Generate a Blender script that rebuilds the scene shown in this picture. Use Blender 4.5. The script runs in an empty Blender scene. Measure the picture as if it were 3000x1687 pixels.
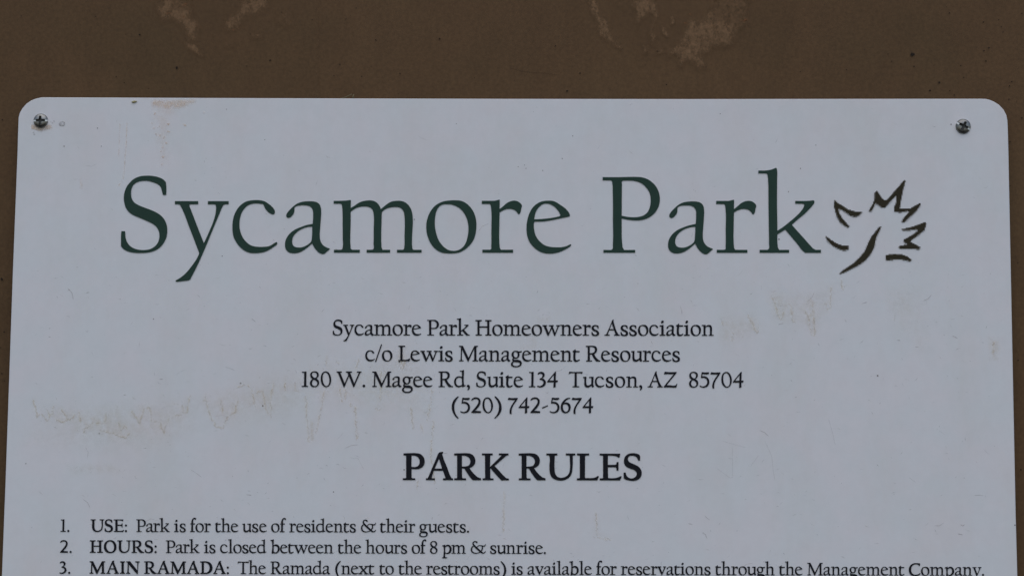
import bpy, math, random
from math import sin, cos, tan, radians, pi, hypot
from mathutils import Vector, geometry, noise as mnoise

random.seed(7)
S = bpy.context.scene
COL = S.collection

# ------------------------------------------------------------------ camera
W_SRC, H_SRC = 3000.0, 1687.0            # measuring grid used for the survey of the sign face
F = 5833.0                               # focal length in grid units (70 mm on 36 mm)
PITCH = math.atan(0.1145)
T_MID = 1.214                            # distance along the axis to the sign face
THICK = 0.0100                           # sign panel thickness
ZC = 1.62
FWD = Vector((0, cos(PITCH), sin(PITCH)))
UPV = Vector((0, -sin(PITCH), cos(PITCH)))
CAM = Vector((0, -THICK, ZC)) - FWD * T_MID

cd = bpy.data.cameras.new('camera')
cam = bpy.data.objects.new('camera', cd)
COL.objects.link(cam)
cam.location = CAM
cam.rotation_euler = (pi / 2 + PITCH, 0, 0)
cd.sensor_width = 36
cd.lens = 70
cd.clip_start = 0.05
cd.clip_end = 200
S.camera = cam

# ------------------------------------------------------------------ daylight
SUN_EL, SUN_AZ = radians(60), radians(180)
world = bpy.data.worlds.new('World')
S.world = world
world.use_nodes = True
wn = world.node_tree.nodes
wn.clear()
wo = wn.new('ShaderNodeOutputWorld')
bg = wn.new('ShaderNodeBackground')
sky = wn.new('ShaderNodeTexSky')
sky.sky_type = 'NISHITA'
sky.sun_disc = False
sky.sun_elevation = SUN_EL
sky.sun_rotation = SUN_AZ
sky.dust_density = 0.3
bg.inputs['Strength'].default_value = 0.108
world.node_tree.links.new(sky.outputs[0], bg.inputs[0])
world.node_tree.links.new(bg.outputs[0], wo.inputs[0])

sd = bpy.data.lights.new('sun', 'SUN')
sun = bpy.data.objects.new('sun', sd)
COL.objects.link(sun)
sd.energy = 1.40
sd.angle = radians(75)
sd.color = (1.0, 0.95, 0.88)
to_sun = Vector((0.0, -cos(SUN_EL), sin(SUN_EL)))
sun.rotation_euler = to_sun.to_track_quat('Z', 'Y').to_euler()
sun.location = (0, -4, 6)

S.view_settings.view_transform = 'Standard'
S.view_settings.look = 'None'
S.view_settings.gamma = 1.0
S.view_settings.use_curve_mapping = False
S.view_settings.exposure = 0.0
S.render.engine = 'CYCLES'
S.cycles.transparent_max_bounces = 64

# ------------------------------------------------------------------ helpers
def P(px, py, depth=0.0):
    """survey grid -> point on the vertical plane `depth` metres in front of the sign face"""
    d = FWD + Vector((1, 0, 0)) * ((px - W_SRC / 2) / F) + UPV * ((H_SRC / 2 - py) / F)
    k = (-THICK - CAM.y) / d.y           # always measured on the sign face ...
    p = CAM + d * k
    p.y = -THICK - depth                 # ... then lifted straight off it
    return p

def PW(px, py, lift=0.0):
    """survey grid -> point on the wall plane y = 0"""
    d = FWD + Vector((1, 0, 0)) * ((px - W_SRC / 2) / F) + UPV * ((H_SRC / 2 - py) / F)
    p = CAM + d * (-CAM.y / d.y)
    p.y = -lift
    return p

class MB:
    def __init__(self, origin):
        self.o = Vector(origin); self.v = []; self.f = []; self.m = []; self.a = []; self.sm = []
    def add(self, vs, fs, mat=0, alpha=0.0, smooth=False):
        b = len(self.v)
        for i, p in enumerate(vs):
            self.v.append(tuple(Vector(p) - self.o))
            self.a.append(alpha[i] if isinstance(alpha, (list, tuple)) else alpha)
        for f in fs:
            self.f.append(tuple(b + i for i in f)); self.m.append(mat); self.sm.append(smooth)
    def build(self, name, mats, parent=None):
        me = bpy.data.meshes.new(name)
        me.from_pydata(self.v, [], self.f)
        for m in mats: me.materials.append(m)
        me.polygons.foreach_set('material_index', self.m)
        me.polygons.foreach_set('use_smooth', self.sm)
        at = me.attributes.new('cover', 'FLOAT', 'POINT')
        at.data.foreach_set('value', self.a)
        me.update()
        ob = bpy.data.objects.new(name, me)
        COL.objects.link(ob)
        if parent is not None:
            ob.parent = parent
            ob.location = self.o - parent.location
        else:
            ob.location = self.o
        return ob

def tag(o, label=None, cat=None, group=None, kind=None):
    for k, v in (('label', label), ('category', cat), ('group', group), ('kind', kind)):
        if v: o[k] = v
    return o

# ------------------------------------------------------------------ materials
def mat(name):
    m = bpy.data.materials.new(name)
    m.use_nodes = True
    nt = m.node_tree
    return m, nt, nt.nodes['Principled BSDF']

def N(nt, kind, **kw):
    n = nt.nodes.new(kind)
    for k, v in kw.items():
        if k in n.inputs.keys(): n.inputs[k].default_value = v
        else: setattr(n, k, v)
    return n

def noise_tex(nt, scale, detail=4, rough=0.55, stretch=None):
    tc = N(nt, 'ShaderNodeTexCoord')
    nz = N(nt, 'ShaderNodeTexNoise', Scale=scale, Detail=detail, Roughness=rough)
    if stretch:
        mp = N(nt, 'ShaderNodeMapping')
        mp.inputs['Scale'].default_value = stretch
        nt.links.new(tc.outputs['Object'], mp.inputs[0]); nt.links.new(mp.outputs[0], nz.inputs[0])
    else:
        nt.links.new(tc.outputs['Object'], nz.inputs[0])
    return nz.outputs[0]

def ramp(nt, src, stops):
    r = N(nt, 'ShaderNodeValToRGB')
    e = r.color_ramp.elements
    while len(e) < len(stops): e.new(0.5)
    for i, (p, c) in enumerate(stops):
        e[i].position = p
        e[i].color = (c, c, c, 1) if isinstance(c, (int, float)) else (*c, 1)
    nt.links.new(src, r.inputs[0])
    return r.outputs[0]

def mixc(nt, fac, a, b, mode='MIX'):
    m = N(nt, 'ShaderNodeMix', data_type='RGBA', blend_type=mode)
    for sock, v in ((m.inputs[0], fac), (m.inputs[6], a), (m.inputs[7], b)):
        if isinstance(v, bpy.types.NodeSocket): nt.links.new(v, sock)
        elif isinstance(v, (int, float)): sock.default_value = v
        else: sock.default_value = (*v, 1)
    return m.outputs[2]

def bump(nt, bs, src, strength, dist):
    b = N(nt, 'ShaderNodeBump', Strength=strength, Distance=dist)
    nt.links.new(src, b.inputs['Height']); nt.links.new(b.outputs[0], bs.inputs['Normal'])

# white sign sheet: slightly mottled, faint weathering film
SIGN, nt, bs = mat('sign_white')
c1 = ramp(nt, noise_tex(nt, 38, 4), [(0.36, (0.742, 0.742, 0.760)), (0.5, (0.752, 0.738, 0.757)), (0.64, (0.768, 0.737, 0.757))])
c2 = ramp(nt, noise_tex(nt, 160, 4, 0.7), [(0.3, 0.965), (0.7, 1.0)])
c3 = ramp(nt, noise_tex(nt, 26, 6, 0.7, (1.0, 1.0, 0.35)), [(0.46, (1, 1, 1)), (0.8, (0.955, 0.94, 0.915))])
c = mixc(nt, 1.0, c1, c2, 'MULTIPLY'); c = mixc(nt, 1.0, c, c3, 'MULTIPLY')
nt.links.new(c, bs.inputs['Base Color'])
bs.inputs['Roughness'].default_value = 0.5
bs.inputs['Specular IOR Level'].default_value = 0.25
bump(nt, bs, noise_tex(nt, 55, 3), 0.03, 0.002)

# brown painted wall
WALL, nt, bs = mat('wall_brown')
c1 = ramp(nt, noise_tex(nt, 5, 6, 0.6), [(0.3, (0.102, 0.061, 0.0285)), (0.5, (0.120, 0.066, 0.031)), (0.7, (0.131, 0.075, 0.035))])
c2 = ramp(nt, noise_tex(nt, 420, 3, 0.7), [(0.25, 0.80), (0.75, 1.18)])
c3 = ramp(nt, noise_tex(nt, 45, 6, 0.7, (1, 1, 0.6)), [(0.35, 0.92), (0.68, 1.07)])
c = mixc(nt, 1.0, c1, c2, 'MULTIPLY'); c = mixc(nt, 1.0, c, c3, 'MULTIPLY')
nt.links.new(c, bs.inputs['Base Color'])
bs.inputs['Roughness'].default_value = 0.65
bs.inputs['Specular IOR Level'].default_value = 0.15
bump(nt, bs, noise_tex(nt, 600, 3, 0.6), 0.12, 0.0006)

def flat(name, col, rough=0.5, spec=0.3, metal=0.0, var=0.08):
    m, nt, bs = mat(name)
    lo = tuple(x * (1 - var) for x in col); hi = tuple(min(1, x * (1 + var)) for x in col)
    nt.links.new(ramp(nt, noise_tex(nt, 120, 4, 0.6), [(0.3, lo), (0.7, hi)]), bs.inputs['Base Color'])
    bs.inputs['Roughness'].default_value = rough
    bs.inputs['Specular IOR Level'].default_value = spec
    bs.inputs['Metallic'].default_value = metal
    return m

GREEN = flat('print_green', (0.0195, 0.048, 0.034), 0.5, 0.18)
BLACK = flat('print_black', (0.008, 0.008, 0.0125), 0.5, 0.15)
LEAF = flat('print_brown', (0.032, 0.025, 0.012), 0.5, 0.15)
LEAF_MID = flat('print_brown_halftone', (0.16, 0.145, 0.13), 0.5, 0.2)
LEAF_PALE = flat('print_brown_fringe', (0.44, 0.425, 0.42), 0.5, 0.2)
METAL = flat('screw_metal', (0.27, 0.265, 0.25), 0.42, 0.5, 1.0, 0.25)
SLOT_GLINT = flat('screw_slot_glint', (0.72, 0.72, 0.70), 0.45, 0.5, 0.6, 0.1)  # reflection off the slot floor put into a brighter metal colour
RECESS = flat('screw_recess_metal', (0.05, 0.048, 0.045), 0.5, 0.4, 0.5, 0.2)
CORE = flat('panel_core', (0.05, 0.05, 0.052), 0.7, 0.2)
HUSK = flat('husk_olive', (0.34, 0.29, 0.15), 0.7, 0.2, 0, 0.3)
STRAW = flat('straw', (0.20, 0.16, 0.09), 0.7, 0.2, 0, 0.2)

def decal(name, col, scale, lo, hi, strength=1.0, stretch=None, col2=None, fine=0.7):
    """weathering or painted shadow film: opacity = cover attribute x noise"""
    m, nt, bs = mat(name)
    if col2:
        cc = ramp(nt, noise_tex(nt, scale * fine, 5, 0.75), [(0.35, col), (0.65, col2)])
        nt.links.new(cc, bs.inputs['Base Color'])
    else:
        bs.inputs['Base Color'].default_value = (*col, 1)
    bs.inputs['Roughness'].default_value = 0.7
    bs.inputs['Specular IOR Level'].default_value = 0.15
    at = N(nt, 'ShaderNodeAttribute', attribute_name='cover')
    mask = ramp(nt, noise_tex(nt, scale, 6, 0.7, stretch), [(lo, 0.0), (hi, 1.0)])
    mul = N(nt, 'ShaderNodeMath', operation='MULTIPLY')
    nt.links.new(at.outputs['Fac'], mul.inputs[0]); nt.links.new(mask, mul.inputs[1])
    mu2 = N(nt, 'ShaderNodeMath', operation='MULTIPLY'); mu2.inputs[1].default_value = strength
    nt.links.new(mul.outputs[0], mu2.inputs[0])
    tr = N(nt, 'ShaderNodeBsdfTransparent')
    mx = N(nt, 'ShaderNodeMixShader')
    nt.links.new(mu2.outputs[0], mx.inputs[0]); nt.links.new(tr.outputs[0], mx.inputs[1])
    nt.links.new(bs.outputs[0], mx.inputs[2])
    nt.links.new(mx.outputs[0], nt.nodes['Material Output'].inputs[0])
    return m

STAIN = decal('water_stain', (0.74, 0.62, 0.44), 330, 0.34, 0.62, 0.44)
RUST = decal('rust_stain', (0.86, 0.68, 0.54), 240, 0.34, 0.60, 0.85)
SPECK = decal('dirt_speck', (0.10, 0.075, 0.06), 300, 0.0, 0.2, 1.0)
FIBRE = decal('scratch_mark', (0.36, 0.27, 0.25), 400, 0.25, 0.5, 0.6)
GRIME_SHADOW = decal('grey_grime_shadow', (0.25, 0.24, 0.23), 500, 0.35, 0.62, 0.7)
WORN = decal('worn_paint', (0.132, 0.078, 0.039), 210, 0.18, 0.66, 1.0, (1.15, 1, 0.7), (0.245, 0.138, 0.072), 3.2)
RUSTY = decal('rusty_scuff', (0.26, 0.10, 0.04), 300, 0.50, 0.62, 0.9)
WSPECK = decal('wall_speck', (0.018, 0.012, 0.009), 300, 0.0, 0.2, 1.0)

# ------------------------------------------------------------------ lettering outlines
# x,y pairs of each outline; * marks a sharp corner. Entry: (baseline y, cap height, left, right bearing, outlines)
G = {}; B = {}
def g(ch, base, cap, lb, rb, *paths, d=G):
    d[ch] = (base, cap, lb, rb, paths)

g('S', 990.0, 843, .05, .065, "602,348* 638,348* 640,270 635,205* 605,175 560,153 500,138 430,133 350,140 285,165 230,212 190,270 170,330 165,390 172,445 192,500 235,550 290,582 350,607 420,637 490,672 530,707 555,750 562,800 556,850 535,895 500,930 455,953 400,962 340,960 280,945 235,917 205,880 187,835 180,760* 176,752* 137,752* 135,775 133,920* 160,950 205,975 265,990 340,996 420,992 490,977 550,947 600,897 635,835 650,760 645,690 625,635 590,588 540,550 470,517 390,487 320,457 280,430 255,390 246,340 252,280 270,240 305,210 350,195 410,190 470,200 520,217 560,240 580,268 592,310")
g('y', 990.0, 843, .02, .02, "735,420* 738,417* 995,417* 995,452* 910,452* 898,455 897,470 910,505 1058,885* 1075,850 1120,750 1165,640 1187,560 1194,500 1192,470 1185,455 1170,452* 1103,452* 1103,417* 1335,417* 1335,452* 1295,452* 1280,458 1265,480 1235,550 1150,752 1050,992 960,1185 905,1290* 890,1300* 755,1317* 742,1312* 745,1300* 800,1268 870,1205 930,1130 975,1065 1007,998* 900,720 800,475 790,458 775,452* 735,452*")
g('c', 1208, 1334, .03, .05, "880,490 872,520 850,533 815,527 770,500 730,460 700,415 685,385 678,365 660,352* 600,343 540,340 480,346 420,365 370,400 325,450 290,510 268,580 255,650 252,720 258,790 275,860 305,930 345,990 395,1040 450,1078 520,1100 600,1107 700,1105 760,1097 810,1078 855,1050 900,1024* 918,1028 922,1042 915,1060 860,1105 780,1158 700,1195 620,1213 530,1219 440,1213 370,1190 300,1145 235,1080 180,1000 145,920 130,830 127,750 135,650 155,560 190,480 240,405 300,350 365,310 440,290 530,282 610,284 690,302 750,335 810,382 860,438")
g('a', 1208, 1334, .045, .02, "1080,550 1085,578 1105,594 1140,590 1180,560 1212,515 1224,470 1224,435 1228,410* 1250,393 1310,377 1380,373 1450,378 1500,395 1535,430 1552,475 1555,540 1552,640 1547,700* 1440,722 1330,760 1230,805 1150,865 1095,935 1065,1005 1058,1070 1065,1130 1090,1175 1130,1205 1190,1219 1260,1217 1340,1192 1420,1145 1480,1097 1537,1047* 1570,1110 1620,1175 1670,1217 1720,1234 1755,1230* 1850,1147* 1845,1135* 1790,1115 1740,1085 1700,1035 1678,975 1672,900 1680,760 1692,600 1697,480 1690,410 1670,360 1630,325 1580,308 1510,302 1430,304 1350,315 1280,340 1220,380 1160,435 1110,490",
  "1540,755* 1520,750* 1450,758 1370,785 1300,822 1240,875 1200,935 1185,995 1187,1045 1205,1085 1245,1110 1310,1118 1380,1107 1440,1080 1490,1045 1518,1015 1530,980* 1538,860")
FOOT = "1508 "
LSTEM = "408,487* 407,700 400,950 405,1090 415,1145 432,1158* 570,1158* 570,1208* 112,1208* 112,1158* 235,1158* 255,1150 265,1120 267,950 "
g('m', 1208, 1334, .025, .02, "107,295* 250,293 340,288 395,279* 412,283* 410,360 408,420* 470,385 550,330 620,302 700,288 770,287 830,302 880,335 915,380 940,440* 990,400 1060,345 1120,312 1190,296 1280,294 1350,310 1410,350 1455,405 1485,470 1502,560 1507,680 1500,800 1492,1000 1495,1100 1505,1145 1515,1158* 1662,1158* 1662,1208* 1226,1208* 1226,1158* 1330,1158* 1345,1148 1355,1100 1360,900 1365,700 1360,580 1345,490 1315,440 1270,412 1200,402 1130,407 1060,425 1000,455 958,495* 953,700 948,900 950,1050 958,1130 972,1158* 1105,1158* 1105,1208* 690,1208* 690,1158* 790,1158* 806,1148 812,1050 815,800 815,540 808,490 785,440 745,410 690,395 620,394 540,408 470,440 " + LSTEM + "265,700 263,480 255,390 245,355 225,345* 107,345*")
NARCH = "408,420* 470,385 550,330 620,302 700,290 790,292 860,312 910,355 945,420 965,500 972,600 970,750 962,1000 965,1100 975,1145 985,1158* 1130,1158* 1130,1208* 700,1208* 700,1158* 800,1158* 815,1148 825,1100 830,900 832,650 828,560 812,490 780,440 735,410 680,397 610,396 540,410 470,442 "
g('n', 1208, 1334, .025, .02, "107,295* 250,293 340,288 395,279* 412,283* 410,360 " + NARCH + LSTEM + "265,700 263,480 255,390 245,355 225,345* 107,345*")
g('h', 1208, 1334, .025, .02, "107,-244* 250,-247 330,-262 385,-292* 405,-292* 411,-265 412,100 " + NARCH + LSTEM + "265,700 262,0 258,-120 250,-170 238,-194* 107,-194*")
g('o', 1208, 1334, .04, .04, "175,760 182,660 210,560 255,470 320,390 400,335 480,303 570,289 680,284 790,294 870,330 940,390 1000,470 1040,565 1060,680 1058,790 1040,900 1000,1000 940,1080 860,1150 780,1195 700,1216 620,1222 530,1219 450,1207 380,1175 310,1120 250,1040 205,940 182,850",
  "325,680 332,580 350,490 380,425 415,385 460,362 530,354 610,358 680,378 750,415 810,468 860,540 895,620 915,710 920,800 910,900 890,990 850,1075 800,1130 740,1163 660,1176 590,1168 520,1135 450,1070 400,1000 360,900 335,800")
g('r', 1210, 1334, .025, .02, "1158,295* 1380,295* 1465,275* 1475,282* 1472,440* 1530,395 1600,335 1660,305 1720,293 1780,300 1830,330 1862,365 1866,385 1855,430 1830,520 1817,535* 1803,528 1770,485 1730,455 1680,440 1610,440 1540,460 1472,500* 1468,700 1466,1000 1472,1090 1482,1140 1497,1158* 1710,1158* 1710,1210* 1168,1210* 1168,1158* 1300,1158* 1320,1148 1324,1100 1326,800 1324,450 1315,385 1300,353 1280,350* 1158,350*")
g('e', 1211, 1334, .035, .035, "1046,1075 1043,1085 1000,1120 930,1160 840,1200 760,1220 670,1228 590,1222 520,1203 440,1160 370,1100 315,1030 280,950 260,860 257,770 265,670 285,580 320,490 370,410 430,355 500,315 570,298 650,293 720,298 780,320 850,365 930,420 985,475 1015,520 1026,555* 1015,572* 850,607 700,638 600,655 500,663 400,662* 388,690 386,740 395,820 415,900 455,970 510,1030 570,1075 640,1100 720,1113 800,1116 880,1113 960,1095 1035,1060*",
  "393,622* 500,618 620,607 740,590 840,568* 857,553* 840,510 800,450 750,400 700,368 650,350 590,345 540,357 490,395 440,455 410,530 397,590")
g('P', 1258, 1068, .03, .05, "123,190* 390,190 480,187 600,187 680,193 750,215 820,260 880,325 920,410 933,500 920,590 880,670 830,725 760,770 690,793 600,802 500,795 393,775* 393,900 394,1040 400,1130 410,1190 428,1219* 584,1219* 584,1258* 134,1258* 134,1219* 245,1219* 262,1205 267,1150 268,800 266,400 260,280 252,245 240,235* 123,235*",
  "393,735* 470,750 570,757 640,750 700,732 750,695 780,645 798,580 802,500 790,420 750,350 690,290 630,258 570,243 480,238 415,240* 400,248 397,300 395,400")
KTOP = "188,185* 300,183 360,172 415,150* 430,150* 436,175 437,300 436,600 "
KEND = "326,900 322,600 318,330 312,260 303,230 290,222* 188,222*"
g('k', 1274, 1001, .02, .02, KTOP + "441,982* 520,930 620,850 700,780 760,715 790,665 797,640 785,625* 677,623* 677,587* 860,585 915,579* 930,585* 932,605 900,655 860,700 800,760 720,825 632,903* 700,980 800,1090 880,1180 920,1220 950,1235* 1019,1235* 1019,1274* 815,1274* 795,1262 700,1150 545,967* 441,1032* 440,1100 443,1165 450,1210 465,1235* 596,1235* 596,1274* 205,1274* 205,1235* 310,1235* 327,1220 329,1150 " + KEND)
g('l', 1274, 1001, .02, .02, KTOP + "440,1100 443,1165 450,1210 465,1235* 560,1235* 560,1274* 205,1274* 205,1235* 310,1235* 327,1220 329,1150 " + KEND)
g('H', 490, 303, .03, .03, "92,187* 213,187* 213,205* 180,205* 170,215* 168,312* 327,312* 325,215* 315,205* 285,205* 285,187* 407,187* 407,205* 375,205* 363,215* 363,465* 375,475* 405,475* 405,490* 288,490* 288,475* 315,475* 327,465* 327,333* 168,333* 168,465* 180,475* 217,475* 217,490* 95,490* 95,475* 122,475* 133,465* 133,215* 122,205* 92,205*")
g('w', 490, 303, .015, .015, "1422,287* 1508,287* 1508,303* 1492,303* 1488,312* 1545,440* 1592,330* 1582,303* 1547,303* 1547,287* 1640,287* 1640,303* 1622,303* 1620,312* 1672,440* 1720,320* 1722,307* 1715,303* 1693,303* 1693,287* 1768,287* 1768,303* 1750,303* 1740,312* 1668,495* 1655,495* 1603,355* 1538,495* 1523,495* 1448,312* 1438,303* 1422,303*")
g('u', 1003, 303, .02, .02, "747,802* 808,797* 806,925 812,955 830,972 855,972 885,960 912,940* 915,830* 905,818* 868,818* 868,802* 950,797* 947,880 945,950 948,965 960,985* 957,995* 928,1008* 918,985* 912,968* 880,992 850,1006 815,1005 788,990 775,960 774,900 775,830* 768,818* 747,818*")
g('i', 490, 303, .025, .025, "1308,290* 1355,287 1383,281* 1383,465* 1395,475* 1418,475* 1418,490* 1308,490* 1308,475* 1335,475* 1345,465* 1345,320* 1337,305* 1308,305*",
  "+1340,222 1348,205 1365,195 1382,200 1384,217 1372,237 1352,243 1340,237")
g('s', 490, 303, .04, .04, "670,350* 660,352* 652,330 640,312 620,302 598,302 580,312 573,330 577,350 592,367 620,380 650,397 672,420 680,445 674,470 655,488 630,497 595,497 560,490 540,478* 532,425* 545,420* 556,448 575,468 600,478 625,474 640,458 642,440 630,422 605,408 570,393 545,370 536,340 545,312 570,292 605,285 640,288 668,300*")
g('A', 490, 303, .0, .015, "383,172* 388,185* 383,205* 395,250 475,455 490,475* 510,475* 510,490* 403,490* 403,475* 425,475* 432,465* 403,383* 303,383* 272,465* 280,475* 310,475* 310,490* 212,490* 212,475* 235,475* 252,460* 348,235 358,205 365,190*", "310,365* 397,365* 353,248*")
g('t', 490, 303, .025, .02, "1693,250* 1695,285* 1775,287* 1772,308* 1695,308* 1692,440 1700,465 1720,473 1745,468 1772,455* 1780,465* 1750,485 1715,497 1680,492 1660,470 1655,435 1657,310* 1640,300* 1640,287* 1665,275")
g('g', 490, 303, .035, .01, "2310,297 2340,295 2368,288* 2366,308* 2340,315 2312,322* 2322,355 2315,395 2290,425 2250,437 2220,433* 2207,445 2206,458 2222,463 2290,465 2340,480 2366,515 2362,555 2330,590 2275,606 2220,604 2180,588 2160,560 2165,525 2190,500 2203,490* 2185,475 2183,455 2195,430 2200,420* 2175,385 2172,345 2190,310 2220,290 2260,285 2290,290",
  "2207,330 2215,310 2240,300 2268,305 2288,330 2292,365 2285,400 2262,420 2235,415 2215,392 2205,360", "2212,500* 2195,520 2188,545 2200,572 2235,588 2280,588 2320,572 2338,545 2330,520 2300,508 2250,505")
g('L', 862, 262, .03, .0, "1218,600* 1328,600* 1328,615* 1292,615* 1283,625* 1282,835* 1290,843* 1340,843 1380,835 1405,820* 1415,825* 1400,862* 1215,862* 1215,848* 1240,848* 1250,838* 1250,625* 1240,615* 1218,615*")
g('M', 490, 303, .02, .03, "1565,188* 1632,188* 1640,195* 1752,425* 1868,195* 1875,188* 1937,188* 1937,203* 1912,205* 1905,215* 1905,462* 1912,475* 1940,475* 1940,490* 1832,490* 1832,475* 1860,475* 1868,465* 1865,240* 1748,495* 1738,495* 1622,255* 1615,465* 1622,475* 1650,475* 1650,490* 1565,490* 1565,475* 1590,475* 1598,465* 1605,225* 1597,205* 1565,203*")
g('R', 589, 363, .03, .02, "525,225* 640,223 700,223 750,237 780,275 785,330 765,375 715,415* 740,470 790,530 830,565 865,575* 865,590* 775,590* 755,570 700,490 665,425* 615,420* 612,560* 622,573* 668,573* 668,590* 528,590* 528,573* 558,573* 570,560* 570,255* 560,243* 525,243*", "612,243* 670,243 715,257 738,290 740,335 720,375 680,395 612,400*")
g('d', 589, 363, .035, .01, "1022,205* 1080,202 1100,187* 1115,190* 1113,530 1118,555* 1150,548* 1158,560* 1085,592* 1075,585* 1075,562* 1035,582 985,592 940,580 905,545 887,490 890,430 915,380 960,345 1010,338 1072,350* 1072,250 1068,225 1055,218* 1022,218*", "1072,385* 1045,370 1005,358 965,370 935,405 922,455 930,510 950,545 985,562 1030,558 1075,542*")
g(',', 589, 363, .04, .04, "1190,560 1200,545 1225,543 1248,560 1255,595 1245,630 1210,662* 1203,650* 1222,620 1225,600 1205,590 1190,578")
DOT = "1395,449 1411,456 1418,472 1411,488 1395,495 1379,488 1372,472 1379,456"
g('.', 490, 303, .05, .05, DOT)
g(':', 490, 303, .06, .05, DOT, "+1395,311 1411,318 1418,334 1411,350 1395,357 1379,350 1372,334 1379,318")
B[':'] = G[':']
g('/', 862, 262, .02, .0, "920,575* 922,582* 822,872* 815,878* 808,872* 910,580*")
g('1', 490, 303, .05, .05, "170,205* 172,192* 225,195 250,187* 255,192* 250,465* 260,475* 290,475* 290,490* 165,490* 165,475* 205,475* 213,465* 218,225* 210,208*")
g('8', 562, 340, .04, .04, "1300,220 1350,228 1385,258 1393,300 1380,340 1335,378* 1380,410 1402,460 1392,515 1355,553 1300,567 1245,555 1212,520 1205,475 1220,430 1265,393* 1225,355 1210,310 1217,265 1250,232", "1300,238 1335,250 1358,285 1358,320 1345,350 1318,368 1270,345 1245,310 1240,275 1262,245", "1285,400 1335,425 1365,460 1370,500 1350,535 1310,550 1270,538 1245,505 1242,465 1258,425")
g('0', 562, 340, .04, .04, "1917,385 1925,315 1950,260 1985,230 2030,222 2075,238 2115,290 2140,370 2138,450 2115,515 2075,555 2030,567 1985,548 1945,505 1922,445", "1950,370 1955,310 1975,260 2010,240 2045,248 2080,290 2105,360 2110,430 2098,500 2070,540 2035,550 2005,535 1975,490 1955,430")
g('5', 562, 340, .05, .04, "1485,230* 1500,228* 1560,235 1600,232 1645,232* 1635,260 1610,270 1560,270 1500,262* 1490,320* 1540,318 1590,335 1630,375 1648,430 1640,490 1605,540 1550,563 1495,565 1437,540* 1440,525* 1490,545 1545,540 1590,505 1610,450 1600,395 1560,358 1510,348 1465,352*")
g('7', 562, 340, .04, .02, "1700,228* 1760,238 1830,235 1900,232* 1895,250* 1850,320 1790,410 1762,490 1757,560 1760,580* 1745,588* 1725,575* 1722,530 1740,450 1790,360 1850,275* 1780,272 1725,270 1683,270* 1685,255*")
g('4', 562, 340, .03, .03, "2355,215* 2363,225* 2358,415* 2400,415* 2408,422* 2395,452* 2357,452* 2357,560* 2320,572* 2313,565* 2317,452* 2175,452* 2172,440*", "2318,417* 2320,285* 2215,417*")
g('3', 495, 303, .05, .04, "505,235* 530,207 570,195 610,202 637,230 640,265 620,300 590,325* 635,345 662,385 663,425 640,465 595,492 545,500 497,485* 500,470* 545,478 590,462 622,425 622,390 600,360 560,347* 548,345* 548,332* 585,310 603,280 600,245 575,225 545,225 515,243*")
g('2', 1195, 355, .04, .04, "1300,910* 1305,885 1345,850 1410,838 1465,855 1500,895 1505,950 1485,1015 1430,1090 1375,1150* 1440,1155 1500,1160* 1522,1165* 1510,1195* 1300,1195* 1297,1180* 1370,1095 1430,1020 1462,960 1465,915 1445,880 1400,868 1350,878")
g('6', 1008, 303, .05, .04, "1162,712* 1158,722* 1110,740 1060,780 1030,820* 1075,805 1125,815 1160,855 1167,910 1150,965 1110,1003 1060,1013 1010,990 982,940 978,880 995,820 1040,760 1095,720", "1018,845* 1012,890 1025,950 1060,988 1100,985 1125,955 1132,905 1118,860 1085,835 1050,832")
g('-', 1008, 303, .06, .06, "602,905* 715,858* 720,872* 608,920*")
g('(', 1195, 363, .05, .04, "985,803* 998,812* 940,890 900,980 890,1065 902,1160 945,1260 995,1318* 980,1332* 925,1280 870,1190 840,1080 848,980 890,890")
g(')', 1195, 363, .04, .05, "1845,803* 1860,805* 1920,860 1975,945 2003,1050 1990,1160 1935,1250 1850,1330* 1835,1322* 1890,1260 1930,1180 1948,1090 1942,990 1905,900 1843,815*")
g('T', 495, 303, .02, .0, "1140,192* 1200,197 1320,197 1395,195* 1400,200* 1390,232* 1380,222* 1360,217 1290,215* 1282,225* 1282,465* 1295,480* 1332,480* 1332,495* 1205,495* 1205,480* 1235,480* 1245,465* 1248,220* 1238,213* 1170,215 1145,225 1128,235*")
g('Z', 562, 340, .02, .03, "665,220* 735,228 850,228 925,225* 922,240* 695,522* 780,522 870,530 905,520 928,485* 938,490* 915,567* 850,565 740,560 645,562* 640,550* 865,268* 740,265 690,265 648,272* 650,255*")
g('W', 490, 303, .01, .0, "862,187* 960,187* 960,203* 935,203* 930,215* 1018,425* 1095,255* 1078,210* 1068,203* 1045,203* 1045,187* 1160,187* 1160,203* 1130,203* 1125,212* 1208,425* 1300,220* 1300,207* 1290,203* 1265,203* 1265,187* 1350,187* 1350,203* 1335,205* 1322,218* 1203,495* 1192,495* 1105,278* 1012,495* 1000,495* 890,215* 880,205* 862,203*")
g('C', 697, 136, .03, .03, "1420,565* 1418,588* 1412,590* 1400,578 1375,572 1345,580 1325,605 1320,640 1330,672 1352,688 1382,690 1408,682 1420,672* 1424,680* 1405,695 1370,703 1335,698 1308,675 1298,640 1303,605 1325,577 1360,563 1390,563")
g('v', 807, 219, .01, .01, "1280,658* 1342,658* 1342,671* 1326,671* 1323,678* 1362,765* 1400,680* 1398,671* 1380,671* 1380,658* 1428,658* 1428,671* 1417,673* 1360,808* 1350,808* 1292,678* 1286,671* 1280,671*")
g('x', 1112, 209, .015, .015, "655,972* 720,972* 720,984* 703,986* 738,1030* 775,988* 770,984* 755,984* 755,972* 818,972* 818,984* 800,987* 748,1042* 790,1092* 800,1100* 820,1100* 820,1112* 750,1112* 750,1100* 762,1098* 728,1055* 692,1097* 695,1100* 712,1100* 712,1112* 652,1112* 652,1100* 668,1097* 718,1043* 680,992* 670,984* 655,984*")
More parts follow.
